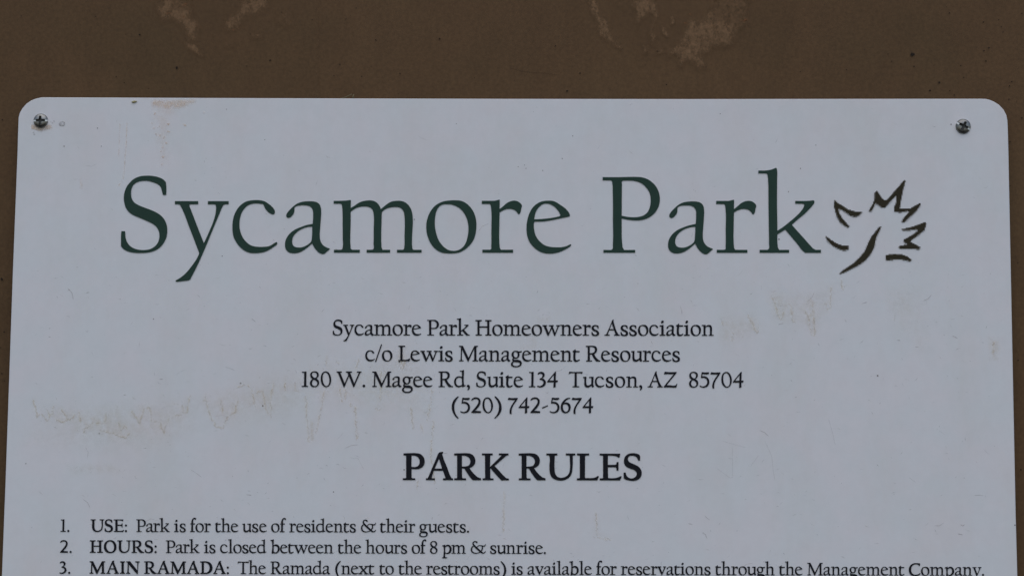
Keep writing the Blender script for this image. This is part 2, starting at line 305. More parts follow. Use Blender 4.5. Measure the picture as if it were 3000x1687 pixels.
g('f', 410, 219, .02, -.04, "213,172* 212,188* 200,192 188,180 172,182 162,205 160,260* 195,260* 193,274* 160,274* 158,390* 168,398* 190,398* 190,410* 107,410* 107,398* 122,398* 130,390* 132,274* 112,272* 115,262* 132,258* 135,220 148,185 170,165 195,160")
g('b', 785, 219, .0, .04, "1550,553* 1575,552 1600,543* 1606,547* 1602,648* 1635,632 1670,635 1698,660 1710,700 1700,745 1672,778 1635,790 1605,785 1578,795* 1570,790* 1577,740 1578,590 1572,568 1550,565*", "1602,665* 1602,755* 1620,772 1645,772 1670,752 1680,715 1675,680 1655,660 1628,655")
g('p', 757, 209, .02, .04, "2085,620* 2110,616 2130,608* 2133,632* 2160,612 2195,612 2225,635 2240,680 2230,725 2200,755 2165,762 2130,752* 2130,815* 2140,824* 2165,824* 2165,836* 2082,836* 2082,824* 2097,824* 2104,815* 2106,640 2103,632* 2085,632*", "2130,652* 2130,735* 2150,748 2180,742 2203,715 2210,680 2203,650 2180,632 2155,635")
# ampersand: three pen strokes, x,y,width
G['&'] = (430, 219, .02, .02, (
  "~222,243,12 225,228,22 205,217,16 180,218,14 160,235,15 160,258,20 185,295,26 225,335,28 270,375,26 315,412,24 345,422,14 368,408,10 381,388,7",
  "~176,288,9 145,312,16 130,350,20 138,392,20 175,420,16 225,423,11 275,408,9 312,370,15 325,330,16 315,298,12 290,285,8 255,290,8 234,312,9 231,332,7",
  "~270,286,8 310,290,12 345,298,15 368,290,12 381,262,6"))

g('P', 727, 537, .03, .04, "228,195* 340,190 480,190 560,205 620,255 650,335 640,410 600,465 540,495 460,503 383,497* 383,650 385,685 397,700* 458,700* 458,727* 215,727* 215,700* 265,700* 285,690* 285,250* 280,228* 228,222*", "383,225* 450,227 510,250 550,300 562,360 548,420 515,455 470,470 380,468*", d=B)
g('A', 727, 537, .015, .015, "1015,160* 1020,170* 1000,200* 1010,245 1100,480 1170,660 1195,700* 1223,700* 1223,727* 1025,727* 1025,700* 1070,700* 1080,690* 1025,535* 828,535* 782,685* 790,700* 852,700* 852,727* 678,727* 678,700* 710,700* 730,670* 900,270 935,190 955,170*", "845,500* 1010,500* 940,290*", d=B)
g('R', 727, 537, .03, .015, "1262,195* 1400,190 1520,190 1600,205 1655,250 1682,320 1672,395 1635,445 1562,485* 1610,555 1690,640 1740,680 1800,700* 1800,727* 1645,727* 1620,705 1540,600 1470,490* 1412,485* 1412,680* 1430,700* 1495,700* 1495,727* 1265,727* 1265,700* 1305,700* 1325,690* 1325,240* 1318,225* 1262,222*", "1412,225* 1470,227 1530,245 1575,285 1595,340 1585,400 1555,440 1500,457 1412,460*", d=B)
g('K', 728, 535, .03, .02, "1832,195* 2040,195* 2040,222* 2000,222* 1988,235* 1988,470* 2230,240* 2232,225* 2220,222* 2175,222* 2175,195* 2360,195* 2360,222* 2320,228* 2075,445* 2150,525 2270,655 2320,700* 2368,705* 2368,730* 2225,730* 2200,705 2005,488* 1988,500* 1988,680* 2000,702* 2055,702* 2055,728* 1845,728* 1845,702* 1880,700* 1897,685* 1895,240* 1885,222* 1832,222*", d=B)
g('U', 679, 497, .02, .02, "652,183* 850,183* 850,210* 812,210* 800,225* 797,480 810,565 850,620 910,643 980,635 1040,605 1080,555 1098,480 1097,300 1092,225 1085,210* 1020,210* 1020,183* 1190,183* 1190,210* 1150,210* 1140,225* 1135,450 1120,550 1080,620 1010,665 930,683 850,675 780,645 735,590 717,520 713,400 712,235 700,210* 652,210*", d=B)
g('L', 679, 497, .04, .0, "1238,183* 1458,183* 1458,210* 1400,210* 1380,225* 1377,630* 1385,648* 1500,648 1570,640 1630,608* 1642,615* 1612,680* 1235,680* 1235,652* 1275,652* 1293,640* 1293,230* 1280,210* 1238,210*", d=B)
g('E', 679, 497, .03, .03, "1663,185* 2045,185* 2030,250* 2015,248 1990,230 1930,217 1810,212* 1810,397* 1960,397* 1980,385* 1985,345* 2012,343* 2010,497* 1985,497* 1978,450* 1965,432* 1810,432* 1812,630* 1820,648* 1920,650 1990,640 2060,610* 2073,615* 2040,680* 1665,680* 1665,652* 1715,652* 1730,640* 1730,230* 1720,212* 1663,210*", d=B)
g('S', 679, 497, .04, .05, "2412,305* 2390,310* 2375,275 2350,240 2310,220 2260,212 2210,225 2183,260 2182,300 2205,340 2260,370 2340,405 2400,445 2435,505 2440,570 2415,630 2360,672 2290,688 2210,680 2150,665 2115,645* 2110,545* 2140,540* 2150,585 2185,630 2240,653 2300,645 2345,610 2362,560 2345,515 2300,480 2230,455 2160,420 2125,370 2120,310 2140,240 2195,195 2270,178 2340,185 2395,205 2412,235*", d=B)
g('H', 818, 235, .03, .03, "670,585* 778,585* 778,600* 752,602* 742,612* 742,685* 848,685* 848,612* 838,602* 812,600* 812,585* 918,585* 918,600* 893,602* 885,612* 885,790* 895,803* 918,803* 918,818* 810,818* 810,803* 838,803* 848,790* 848,702* 740,702* 740,790* 750,803* 778,803* 778,818* 670,818* 670,803* 692,803* 703,790* 703,612* 693,602* 670,600*", d=B)
g('O', 818, 235, .04, .05, "940,710 948,655 975,612 1015,588 1065,580 1115,592 1155,630 1175,690 1172,745 1145,792 1105,817 1050,823 1000,812 962,778 945,745", "980,695 988,650 1010,615 1050,600 1090,610 1120,645 1135,700 1130,755 1108,790 1070,803 1030,793 1000,760 985,730", d=B)
g('M', 1213, 232, .02, .03, "668,982* 730,982* 812,1150* 900,982* 957,982* 957,995* 935,998* 932,1008* 935,1185* 942,1198* 960,1200* 960,1213* 875,1213* 875,1200* 893,1198* 900,1185* 898,1045* 808,1218* 795,1218* 715,1045* 710,1185* 718,1198* 735,1200* 735,1213* 665,1213* 665,1200* 682,1198* 692,1185* 700,1020* 693,1000* 668,995*", d=B)
g('I', 1213, 232, .03, .03, "1235,982* 1323,982* 1323,997* 1307,999* 1300,1010* 1300,1185* 1308,1198* 1323,1199* 1323,1213* 1232,1213* 1232,1199* 1250,1198* 1262,1185* 1262,1010* 1253,999* 1235,997*", d=B)
g('N', 1213, 232, .03, .03, "1357,982* 1425,982* 1565,1155* 1565,1010* 1555,998* 1525,997* 1525,982* 1603,982* 1603,997* 1588,999* 1580,1010* 1570,1218* 1555,1218* 1400,1035* 1397,1185* 1405,1198* 1425,1199* 1425,1213* 1353,1213* 1353,1199* 1370,1198* 1378,1185* 1383,1010* 1375,999* 1357,997*", d=B)
g('D', 1160, 223, .03, .03, "285,938* 400,937 450,950 490,990 505,1040 497,1095 465,1135 415,1157 350,1160* 288,1160* 288,1147* 305,1145* 315,1132* 315,965* 307,953* 285,952*", "350,955* 395,957 435,985 458,1040 450,1095 420,1130 385,1142 350,1142*", d=B)

def smooth_closed(pts, cor, n):
    k = len(pts); out = []
    def unit(a, b):
        dx, dy = b[0] - a[0], b[1] - a[1]; L = hypot(dx, dy) or 1e-9
        return dx / L, dy / L, L
    def tangent(i):
        p = unit(pts[i - 1], pts[i]); q = unit(pts[i], pts[(i + 1) % k])
        w = p[2] + q[2]
        tx, ty = (p[0] * q[2] + q[0] * p[2]) / w, (p[1] * q[2] + q[1] * p[2]) / w
        L = hypot(tx, ty) or 1e-9
        return tx / L, ty / L
    for i in range(k):
        j = (i + 1) % k
        a, b = pts[i], pts[j]
        out.append(a)
        if cor[i] and cor[j]: continue
        ux, uy, L = unit(a, b)
        t0 = (ux, uy) if cor[i] else tangent(i)
        t1 = (ux, uy) if cor[j] else tangent(j)
        for s in range(1, n):
            t = s / n
            h00 = 2*t**3 - 3*t*t + 1; h10 = t**3 - 2*t*t + t; h01 = -2*t**3 + 3*t*t; h11 = t**3 - t*t
            out.append((h00*a[0] + h10*L*t0[0] + h01*b[0] + h11*L*t1[0], h00*a[1] + h10*L*t0[1] + h01*b[1] + h11*L*t1[1]))
    return out

def stroke_poly(pts):
    """tapered pen stroke -> outline"""
    xy = [(p[0], p[1]) for p in pts]; dense = []
    for i in range(len(pts) - 1):
        p0 = pts[max(i - 1, 0)]; p1 = pts[i]; p2 = pts[i + 1]; p3 = pts[min(i + 2, len(pts) - 1)]
        for s in range(4):
            t = s / 4
            dense.append(tuple(0.5 * ((2*p1[c]) + (-p0[c] + p2[c])*t + (2*p0[c] - 5*p1[c] + 4*p2[c] - p3[c])*t*t + (-p0[c] + 3*p1[c] - 3*p2[c] + p3[c])*t**3) for c in range(3)))
    dense.append(pts[-1])
    L, R = [], []
    for i, p in enumerate(dense):
        a = dense[max(i - 1, 0)]; b = dense[min(i + 1, len(dense) - 1)]
        dx, dy = b[0] - a[0], b[1] - a[1]; l = hypot(dx, dy) or 1
        nx, ny = -dy / l * (p[2] + 5) / 2, dx / l * (p[2] + 5) / 2
        L.append((p[0] + nx, p[1] + ny)); R.append((p[0] - nx, p[1] - ny))
    return L, R

_cache = {}
def glyph(ch, bold, n):
    key = (ch, bold, n)
    if key in _cache: return _cache[key]
    base, cap, lb, rb, paths = (B if bold else G).get(ch) or G[ch]
    polys, strips, xs = [], [], []
    for p in paths:
        if p[0] == '~':
            pts = [tuple(float(v) for v in q.split(',')) for q in p[1:].split()]
            L, R = stroke_poly(pts)
            L = [(x / cap, (base - y) / cap) for x, y in L]; R = [(x / cap, (base - y) / cap) for x, y in R]
            strips.append((L, R)); xs += [x for x, y in L + R]
            continue
        island = p[0] == '+'
        pts, cor = [], []
        for q in p.lstrip('+').split():
            c = q.endswith('*'); x, y = q.rstrip('*').split(',')
            pts.append((float(x) / cap, (base - float(y)) / cap)); cor.append(c)
        pl = smooth_closed(pts, cor, n)
        xs += [x for x, y in pl]
        if island or not polys: polys.append([pl])
        else: polys[-1].append(pl)
    x0, x1 = min(xs), max(xs)
    polys = [[[(x - x0, y) for x, y in c] for c in grp] for grp in polys]
    strips = [([(x - x0, y) for x, y in L], [(x - x0, y) for x, y in R]) for L, R in strips]
    tris = [geometry.tessellate_polygon([[Vector((x, y, 0)) for x, y in c] for c in grp]) for grp in polys]
    _cache[key] = (polys, tris, strips, x1 - x0, lb, rb)
    return _cache[key]

LIFT = 0.00036
FAT = 0.014
def fatten(c, e, outer):
    area = sum(c[i - 1][0] * c[i][1] - c[i][0] * c[i - 1][1] for i in range(len(c)))
    sgn = (1 if area > 0 else -1) * (1 if outer else -1) * e
    out = []
    for i in range(len(c)):
        a, p, b = c[i - 1], c[i], c[(i + 1) % len(c)]
        d1 = Vector((p[0] - a[0], p[1] - a[1])); d2 = Vector((b[0] - p[0], b[1] - p[1]))
        if d1.length < 1e-9 or d2.length < 1e-9: out.append(p); continue
        t = d1.normalized() + d2.normalized()
        if t.length < .3: out.append(p); continue
        t.normalize()
        out.append((p[0] + t.y * sgn, p[1] - t.x * sgn))
    return out

def put_glyph(mb, ch, bold, n, gx, base, cap, mi=0, fat=0.0):
    polys, tris, strips, w, lb, rb = glyph(ch, bold, n)
    if fat: polys = [[fatten(c, fat, i == 0) for i, c in enumerate(grp)] for grp in polys]
    for grp, tr in zip(polys, tris):
        flat_pts = [q for c in grp for q in c]
        top = [P(gx + x * cap, base(gx + x * cap) - y * cap, LIFT) for x, y in flat_pts]
        mb.add(top, [t if (top[t[1]] - top[t[0]]).cross(top[t[2]] - top[t[0]]).y < 0 else t[::-1] for t in tr], mi)
    for si, (L, R) in enumerate(strips):
        dz = LIFT + si * 0.00003
        vs = [P(gx + x * cap, base(gx) - y * cap, dz) for x, y in L] + [P(gx + x * cap, base(gx) - y * cap, dz) for x, y in R]
        k = len(L)
        mb.add(vs, [(i, i + 1, k + i + 1, k + i) for i in range(k - 1)], mi)

def put_word(mb, text, x0, x1, base, cap, bold=False, n=4):
    gl = [glyph(c, bold, n) for c in text]
    ink = sum(q[3] for q in gl)
    gaps = [gl[i][5] + gl[i + 1][4] for i in range(len(gl) - 1)]
    extra = (x1 - x0 - (ink + sum(gaps)) * cap)
    sx = 1.0
    if gaps: extra /= len(gaps)
    x = x0
    for i, c in enumerate(text):
        put_glyph(mb, c, bold, n, x, base, cap, 0, FAT)
        x += gl[i][3] * cap + (gaps[i] * cap + extra if i < len(gaps) else 0)

# ------------------------------------------------------------------ wall
WB = MB((0, 0, ZC))
hw, hh, dep = 2.2, 1.5, 0.10
zb, zt = ZC - 1.5, ZC + 1.2
pv = [(-hw, 0, zb), (hw, 0, zb), (hw, 0, zt), (-hw, 0, zt), (-hw, dep, zb), (hw, dep, zb), (hw, dep, zt), (-hw, dep, zt)]
WB.add(pv, [(0, 1, 2, 3), (1, 5, 6, 2), (5, 4, 7, 6), (4, 0, 3, 7), (3, 2, 6, 7), (4, 5, 1, 0)], 0)

def inpoly(x, y, poly):
    c = False
    for i in range(len(poly)):
        (x1, y1), (x2, y2) = poly[i - 1], poly[i]
        if (y1 > y) != (y2 > y) and x < (x2 - x1) * (y - y1) / (y2 - y1) + x1: c = not c
    return c

def edge_dist(x, y, poly):
    d = 1e9
    for i in range(len(poly)):
        (x1, y1), (x2, y2) = poly[i - 1], poly[i]
        dx, dy = x2 - x1, y2 - y1
        t = max(0, min(1, ((x - x1) * dx + (y - y1) * dy) / (dx * dx + dy * dy + 1e-9)))
        d = min(d, hypot(x - x1 - t * dx, y - y1 - t * dy))
    return d

def patch(mb, poly, feather, step, amount, mi, lift, proj):
    """weathered or shadowed area: fine sheet over the polygon, cover fading within `feather` of its outline"""
    x0 = min(p[0] for p in poly); x1 = max(p[0] for p in poly); y0 = min(p[1] for p in poly); y1 = max(p[1] for p in poly)
    nx = int((x1 - x0) / step) + 2; ny = int((y1 - y0) / step) + 2
    vs, al, idx, fs = [], [], {}, []
    for j in range(ny):
        for i in range(nx):
            x, y = x0 + i * step, y0 + j * step
            a = min(1, edge_dist(x, y, poly) / feather) if inpoly(x, y, poly) else 0.0
            idx[i, j] = len(vs); vs.append(proj(x, y, lift)); al.append(a * amount)
    for j in range(ny - 1):
        for i in range(nx - 1):
            q = (idx[i, j], idx[i, j + 1], idx[i + 1, j + 1], idx[i + 1, j])
            if any(al[k] > 0 for k in q): fs.append(q)
    used = sorted({k for f in fs for k in f}); re = {k: n for n, k in enumerate(used)}
    mb.add([vs[k] for k in used], [tuple(re[k] for k in f) for f in fs], mi, [al[k] for k in used])

def blob(mb, x, y, rx, ry, ang, mi, lift, proj, alpha=1.0, n=9, jag=0.25):
    vs, al = [proj(x, y, lift)], [alpha]
    for k in range(n):
        t = 2 * pi * k / n; r = 1 + random.uniform(-jag, jag)
        dx, dy = rx * r * cos(t), ry * r * sin(t)
        vs.append(proj(x + dx * cos(ang) - dy * sin(ang), y + dx * sin(ang) + dy * cos(ang), lift)); al.append(alpha * 0.75)
    mb.add(vs, [(0, 1 + (k + 1) % n, 1 + k) for k in range(n)], mi, al)

def ribbon(mb, pts, w, mi, lift, proj, alpha, wob=0.0, step=5.0):
    """thin mark along a polyline, soft across its width"""
    d = []
    for (xa, ya), (xb, yb) in zip(pts, pts[1:]):
        k = max(1, int(hypot(xb - xa, yb - ya) / step))
        for i in range(k):
            t = i / k; d.append((xa + (xb - xa) * t, ya + (yb - ya) * t))
    d.append(pts[-1])
    if wob:
        d = [(x + random.uniform(-wob, wob), y + random.uniform(-wob, wob)) for x, y in d]
    vs, al = [], []
    for i, (x, y) in enumerate(d):
        a = d[max(i - 1, 0)]; b = d[min(i + 1, len(d) - 1)]
        dx, dy = b[0] - a[0], b[1] - a[1]; l = hypot(dx, dy) or 1
        end = 0.35 if i in (0, len(d) - 1) else 1.0
        ww = w * end * (random.uniform(0.7, 1.3) if wob else 1)
        for s in (-1, 0, 1):
            vs.append(proj(x - dy / l * ww * s / 2, y + dx / l * ww * s / 2, lift))
            al.append(alpha * end * (1.0 if s == 0 else 0.15))
    fs = []
    for i in range(len(d) - 1):
        for s in (0, 1):
            fs.append((3*i + s, 3*i + s + 1, 3*i + s + 4, 3*i + s + 3))
    mb.add(vs, fs, mi, al)

WLIFT = 0.0001
# slots on the wall: 1 worn, 2 rusty, 3 dark speck
def UZ(x0, *p): return [(x0 + x / 4.293, y / 4.293 if y > 0 else -25) for x, y in p]
for poly, f, am in (
    (UZ(400, (180,60),(330,0),(700,0),(750,80),(760,180),(850,280),(840,400),(800,540),(740,640),(620,540),(540,400),(430,300),(300,340),(240,250),(200,140)), 34, 1.5),
    (UZ(400, (420,0),(720,0),(700,120),(560,160),(420,120)), 20, 1.0),
    (UZ(400, (1230,70),(1360,0),(1720,0),(1740,90),(1640,180),(1500,240),(1380,300),(1320,400),(1180,450),(1000,390),(1090,190)), 30, 1.3),
    (UZ(400, (1360,320),(1620,390),(1620,530),(1390,510)), 18, .9), (UZ(400, (1700,130),(1980,40),(2060,400),(1720,340)), 26, .9),
    (UZ(400, (480,480),(760,520),(880,700),(1000,720),(820,760),(640,660)), 16, 1.2), (UZ(400, (1040,480),(1300,520),(1250,640),(1090,640)), 18, .9),
    (UZ(1650, (250,0),(420,0),(490,80),(510,170),(610,260),(630,420),(710,520),(790,600),(750,670),(640,620),(530,540),(420,470),(390,300),(320,160)), 18, 1.4),
    (UZ(1650, (820,70),(910,0),(1160,0),(1220,90),(1230,230),(1190,300),(1200,480),(1150,580),(1080,600),(1050,430),(1100,200),(1000,300),(930,410),(880,310),(880,170)), 18, 1.35),
    (UZ(1650, (1210,300),(1280,320),(1340,460),(1310,510),(1230,430)), 7, 1.2), (UZ(1650, (1330,190),(1400,170),(1420,310),(1340,350)), 7, 1.2), (UZ(1650, (960,520),(1040,560),(1100,670),(1000,710)), 8, 1.0),
    (UZ(1650, (1150,620),(1280,600),(1270,700),(1170,710)), 8, .9), (UZ(1650, (500,0),(800,0),(820,200),(600,120)), 20, .4),
    (UZ(1650, (1560,180),(1720,195),(1800,110),(1890,40),(1930,0),(2400,0),(2340,200),(2370,310),(2240,410),(2200,540),(2120,620),(1900,650),(1810,720),(1860,870),(1720,940),(1560,810),(1540,900),(1410,890),(1390,740),(1310,790),(1250,600),(1320,550),(1470,440),(1470,290),(1530,240)), 24, 1.3),
    (UZ(1650, (1800,110),(1960,0),(2390,0),(2330,200),(2300,330),(2100,330),(1880,260)), 16, .6)):
    WLIFT += 0.00003
    patch(WB, poly, f, 5, am, 1, WLIFT, PW)
for x, y in ((520, 12), (535, 20), (545, 14), (495, 40), (540, 50), (550, 58), (565, 66), (575, 76), (585, 82), (683, 90), (700, 85), (710, 82), (2010, 70), (2020, 40), (2155, 20), (2180, 60)):
    blob(WB, x, y, random.uniform(4, 9), random.uniform(2, 4), random.uniform(-.5, .5), 2, 0.0006 + random.uniform(0, .0002), PW, 0.8, jag=.5)
ribbon(WB, [(932, -10), (931, 120), (934, 292)], 12, 1, 0.0005, PW, .35)
ribbon(WB, [(1490, 200), (1540, 212), (1600, 216), (1640, 222)], 3, 3, 0.00055, PW, .25)
big = [(518, 200, 3.6), (2673, 161, 5.2), (410, 103, 2.6), (1288, 115, 2.8), (1627, 136, 2), (1699, 216, 2), (1661, 268, 3), (1101, 119, 1.8), (1060, 225, 2), (1172, 217, 2), (1014, 57, 1.6), (1044, 25, 1.5), (790, 178, 2), (733, 101, 1.5), (793, 178, 2), (484, 50, 1.6), (281, 50, 1.5), (365, 244, 1.6), (341, 226, 1.5), (437, 260, 1.5), (723, 195, 1.4), (826, 37, 1.5), (996, 190, 2), (979, 223, 1.5), (915, 60, 1.4), (2781, 39, 2), (2880, 66, 2), (2938, 95, 1.8), (2896, 141, 2.2), (2882, 150, 2), (2888, 180, 2), (2814, 193, 1.8), (2822, 228, 2), (2751, 243, 2.6), (2724, 266, 2.6), (2782, 267, 1.6), (2795, 279, 1.6), (2963, 240, 2), (2957, 253, 2), (2955, 292, 2), (2677, 196, 2), (2612, 181, 1.5), (2601, 160, 1.5), (2344, 211, 1.6), (2479, 206, 1.4), (2925, 59, 1.5), (2933, 80, 1.4), (2993, 41, 2), (1952, 249, 2), (1926, 151, 2), (2978, 298, 1.6), (2993, 346, 2.4), (2958, 416, 2), (2958, 545, 1.8), (6, 818, 4), (8, 352, 2), (13, 972, 2), (3, 1018, 1.5), (6, 1094, 2), (14, 1115, 1.6), (2982, 1055, 2), (2990, 1375, 2), (2981, 770, 1.6)]
for x, y, r in big:
    blob(WB, x, y, r * random.uniform(1, 1.25), r * random.uniform(.85, 1), random.uniform(-.5, .5), 3, 0.0006 + random.uniform(0, .0002), PW, 1.0)
blob(WB, 2982, 1026, 2.6, 2.2, 0, 1, 0.0009, PW, 1.0)
for _ in range(260):
    x = random.uniform(-300, 3300); y = random.uniform(-300, 330)
    blob(WB, x, y, random.uniform(.6, 1.5), random.uniform(.6, 1.2), 0, 3, 0.0006 + random.uniform(0, .0002), PW, random.uniform(.4, .9), 6)
wall = tag(WB.build('wall', [WALL, WORN, RUSTY, WSPECK]), 'dark brown painted wall with worn tan patches and black specks, behind the white sign', 'wall')

# ------------------------------------------------------------------ the sign
sign = bpy.data.objects.new('park_sign', None)
COL.objects.link(sign)
sign.empty_display_size = 0.1
sign.location = (0, 0, P(1500, 2300).z)
tag(sign, 'white park notice sign with green title and black rules, screwed to the brown wall', 'sign')
SO = sign.location.copy()

outline = [(51, 440), (52.3, 387), (54, 345), (57.6, 331), (65.8, 317), (77.5, 304), (90.4, 295), (104.5, 289.4), (119.8, 286), (128, 285.5),
           (500, 287), (1000, 288.7), (1500, 290), (2000, 290.6), (2500, 290), (2877, 289.7), (2888, 290.2), (2899, 292.7), (2913.4, 298.8), (2926.7, 307), (2940, 320.9),
           (2948.8, 337.4), (2952, 352.9), (2953.2, 379), (2954.8, 440), (2976, 1500), (2981, 1687), (2996, 2240), (2990, 2275), (2965, 2300), (2930, 2310),
           (60, 2310), (25, 2302), (0, 2280), (-12, 2240), (5, 1687), (16, 1400), (37, 800)]
cx = sum(p[0] for p in outline) / len(outline)
def inset(pts, d):
    out = []
    k = len(pts)
    for i in range(k):
        a, p, b = pts[i - 1], pts[i], pts[(i + 1) % k]
        t1 = Vector((p[0] - a[0], p[1] - a[1])).normalized(); t2 = Vector((b[0] - p[0], b[1] - p[1])).normalized()
        t = (t1 + t2).normalized()
        out.append((p[0] - t.y * d, p[1] + t.x * d))
    return out
PB = MB(SO)
rings = []
for d, dep_ in ((2.0, 0.0), (1.0, -0.0001), (0.3, -0.0003), (0.0, -0.0007), (0.0, -THICK)):
    rings.append([P(x, y, dep_) for x, y in inset(outline, d)])
k = len(outline)
allv = [v for r in rings for v in r]
fs = [tuple(range(k))[::-1]]
for r in range(len(rings) - 1):
    for i in range(k):
        j = (i + 1) % k
        fs.append((r * k + i, r * k + j, (r + 1) * k + j, (r + 1) * k + i))
PB.add(allv, fs[:-k], 0)
PB.add(allv, fs[-k:], 6)

# weathering on the sheet: 1 water stain, 2 rust, 3 speck, 4 fibre/scratch, 5 grey grime and painted screw shadow
ST = 0.00006
_lv = {}
def lift_of(band):
    lo, hi, n = {'patch': (0.00004, 0.00014, 22), 'tide': (0.00015, 0.00021, 60), 'mark': (0.00022, 0.00030, 400)}[band]
    k = _lv.get(band, 0); _lv[band] = k + 1
    return lo + (hi - lo) * (k % n) / n
def crop(x0, y0, s, pts): return [(x0 + x / s, y0 + y / s) for x, y in pts]
FZ = lambda *p: crop(0, 800, 2.415, p)
GZ = lambda *p: crop(700, 1000, 2.898, p)
HZ = lambda *p: crop(2100, 750, 1.932, p)
TZ = lambda *p: crop(0, 0, 2.576, p)
tide = [
 FZ((235,890),(262,1015),(290,995),(335,1050),(370,990),(380,940)), FZ((385,1030),(450,1055),(520,1020),(555,980),(575,1060)),
 FZ((585,1150),(600,1095),(640,1080),(665,1050),(700,1062),(740,1060),(757,990)), FZ((700,1110),(790,1130),(860,1160),(882,1165),(920,1130)),
 FZ((840,1050),(855,1110),(880,1080),(900,1110)), FZ((930,970),(985,1060),(1000,1020),(1020,960),(1060,950),(1075,1050)),
 FZ((1085,1050),(1130,1050),(1160,1135),(1190,1035),(1250,1005),(1290,1000)), FZ((1290,930),(1298,1000),(1320,980),(1335,900),(1350,860)),
 FZ((1430,910),(1455,880),(1480,990),(1530,1090),(1575,1100),(1610,1010),(1660,990),(1690,880)), FZ((1650,820),(1720,790),(1780,810)),
 FZ((1230,915),(1260,930)), FZ((940,880),(960,890)), FZ((1560,900),(1580,990)), FZ((430,960),(480,1030)), FZ((330,960),(350,1010)),
 GZ((110,400),(130,540),(150,560)), GZ((135,440),(165,430),(200,420),(225,540),(245,620)), GZ((270,650),(275,560),(268,500),(300,350)), GZ((395,340),(390,430)),
 GZ((470,340),(480,420),(520,435)), GZ((565,450),(575,520),(572,620),(582,700),(592,860),(625,862)), GZ((650,790),(672,700),(695,600),(710,490),(735,400)),
 GZ((862,400),(870,520)), GZ((905,400),(905,500)), GZ((745,120),(740,205)), GZ((830,160),(852,205)), GZ((1020,140),(1000,235)),
 GZ((1210,240),(1200,510)), GZ((1460,550),(1470,640),(1482,750)), GZ((1640,400),(1630,520),(1620,560),(1595,680)), GZ((1550,700),(1560,790)), GZ((1375,60),(1372,240)), GZ((1410,160),(1390,240)),
 GZ((1150,560),(1180,580),(1210,565)), GZ((945,510),(950,560)), GZ((1520,1170),(1515,1250)),
 HZ((310,220),(330,280),(350,350),(365,360),(380,310)), HZ((400,270),(420,280),(430,370),(445,380)), HZ((500,310),(520,360),(535,440),(548,450),(552,430),(545,270)),
 HZ((610,260),(625,305),(645,290),(645,170)), HZ((170,330),(200,380),(230,435),(240,420)), HZ((700,130),(712,190),(735,160)), HZ((1565,480),(1565,560)), [(1270, 1230), (1262, 1330), (1275, 1420)], [(1478, 1440), (1474, 1560)], [(1040, 1190), (1046, 1290)], [(1745, 1500), (1750, 1570), (1790, 1582)],
 HZ((20,350),(40,400)), HZ((90,430),(90,490)),
]
for t in tide:
    ribbon(PB, t, random.uniform(4.5, 6.5), 1, lift_of('tide'), P, .85, 2.6, 4)
    ribbon(PB, [(x, y - 5) for x, y in t], random.uniform(20, 30), 1, lift_of('tide'), P, .13, 0, 12)
for poly, f, am, mi in (
    (FZ((240,900),(560,900),(1000,850),(1340,820),(1700,780),(1690,1000),(1600,1110),(1400,1060),(1100,1130),(850,1180),(560,1150),(330,1060)), 60, .16, 1),
    (FZ((150,1080),(400,1000),(800,960),(1300,900),(1500,1100),(1100,1300),(600,1300),(150,1240)), 90, .30, 1),
    (FZ((240,930),(420,900),(560,940),(900,880),(930,1180),(860,1190),(560,1150),(330,1060)), 50, .22, 1),
    (FZ((1400,860),(1720,760),(1900,700),(2200,640),(2250,1000),(1920,1060),(1600,1130),(1450,1000)), 70, .3, 1),
    (FZ((450,1340),(800,1330),(900,1420),(500,1440)), 25, .3, 1),
    (GZ((500,200),(1500,60),(1650,200),(1650,700),(1300,650),(900,620),(560,500)), 70, .26, 1),
    (HZ((260,200),(480,190),(660,160),(660,320),(560,460),(480,420),(400,400),(300,380)), 42, .26, 1),
    (HZ((0,330),(260,320),(260,440),(80,520),(0,500)), 30, .25, 1),
    (HZ((930,120),(1200,150),(1250,560),(1150,620),(960,420)), 60, .13, 1), (HZ((1530,450),(1620,450),(1600,600),(1530,600)), 16, .35, 1),
    (GZ((600,680),(640,650),(645,850),(600,870)), 8, .8, 1),
    (GZ((1340,0),(1450,0),(1430,240),(1330,240)), 20, .28, 1), (GZ((1260,340),(1330,360),(1300,460),(1265,460)), 12, .35, 1),
    (crop(1380, 910, 6.779, [(1300,100),(1600,80),(1600,250),(1290,250)]), 12, .35, 1), (crop(1380, 910, 6.779, [(1050,510),(1330,500),(1320,780),(940,780),(940,700),(1180,640)]), 14, .4, 1),
    (HZ((490,240),(570,230),(560,450),(515,440)), 22, .35, 1), (HZ((285,180),(385,190),(395,330),(330,345)), 26, .3, 1), (HZ((940,200),(1130,150),(1130,360),(960,330)), 50, .18, 1),
    (TZ((1135,750),(1300,750),(1480,745),(1490,775),(1400,812),(1330,826),(1250,826),(1165,812),(1160,838),(1140,838)), 9, .62, 2),
    (TZ((1135,745),(1500,745),(1300,900),(1290,1270),(1200,1270),(1140,980)), 30, .22, 2),
    (crop(0, 0, 1.1646 / 1.1646, [(90, 365), (150, 365), (155, 376), (120, 386), (90, 378)]), 3, .9, 2)):
    patch(PB, poly, f, 4 if mi == 2 else 7, am, mi, lift_of('patch'), P)
for x, y in ((1150,932),(1195,960),(1270,938),(1270,995),(1240,1038),(1180,1018),(1225,1118),(1230,1185),(1225,1245),(1170,858),(1395,945),(1540,852),(1255,1080),(1160,968),(1205,1025),(1215,1140)):
    blob(PB, x / 2.576, y / 2.576, random.uniform(2.5, 5.5), random.uniform(2, 4), random.uniform(-1, 1), 2, lift_of('mark'), P, .7, jag=.4)
ribbon(PB, TZ((960,920),(952,1100),(940,1260),(930,1360),(890,1410)), 4, 2, lift_of('mark'), P, .55, .6)
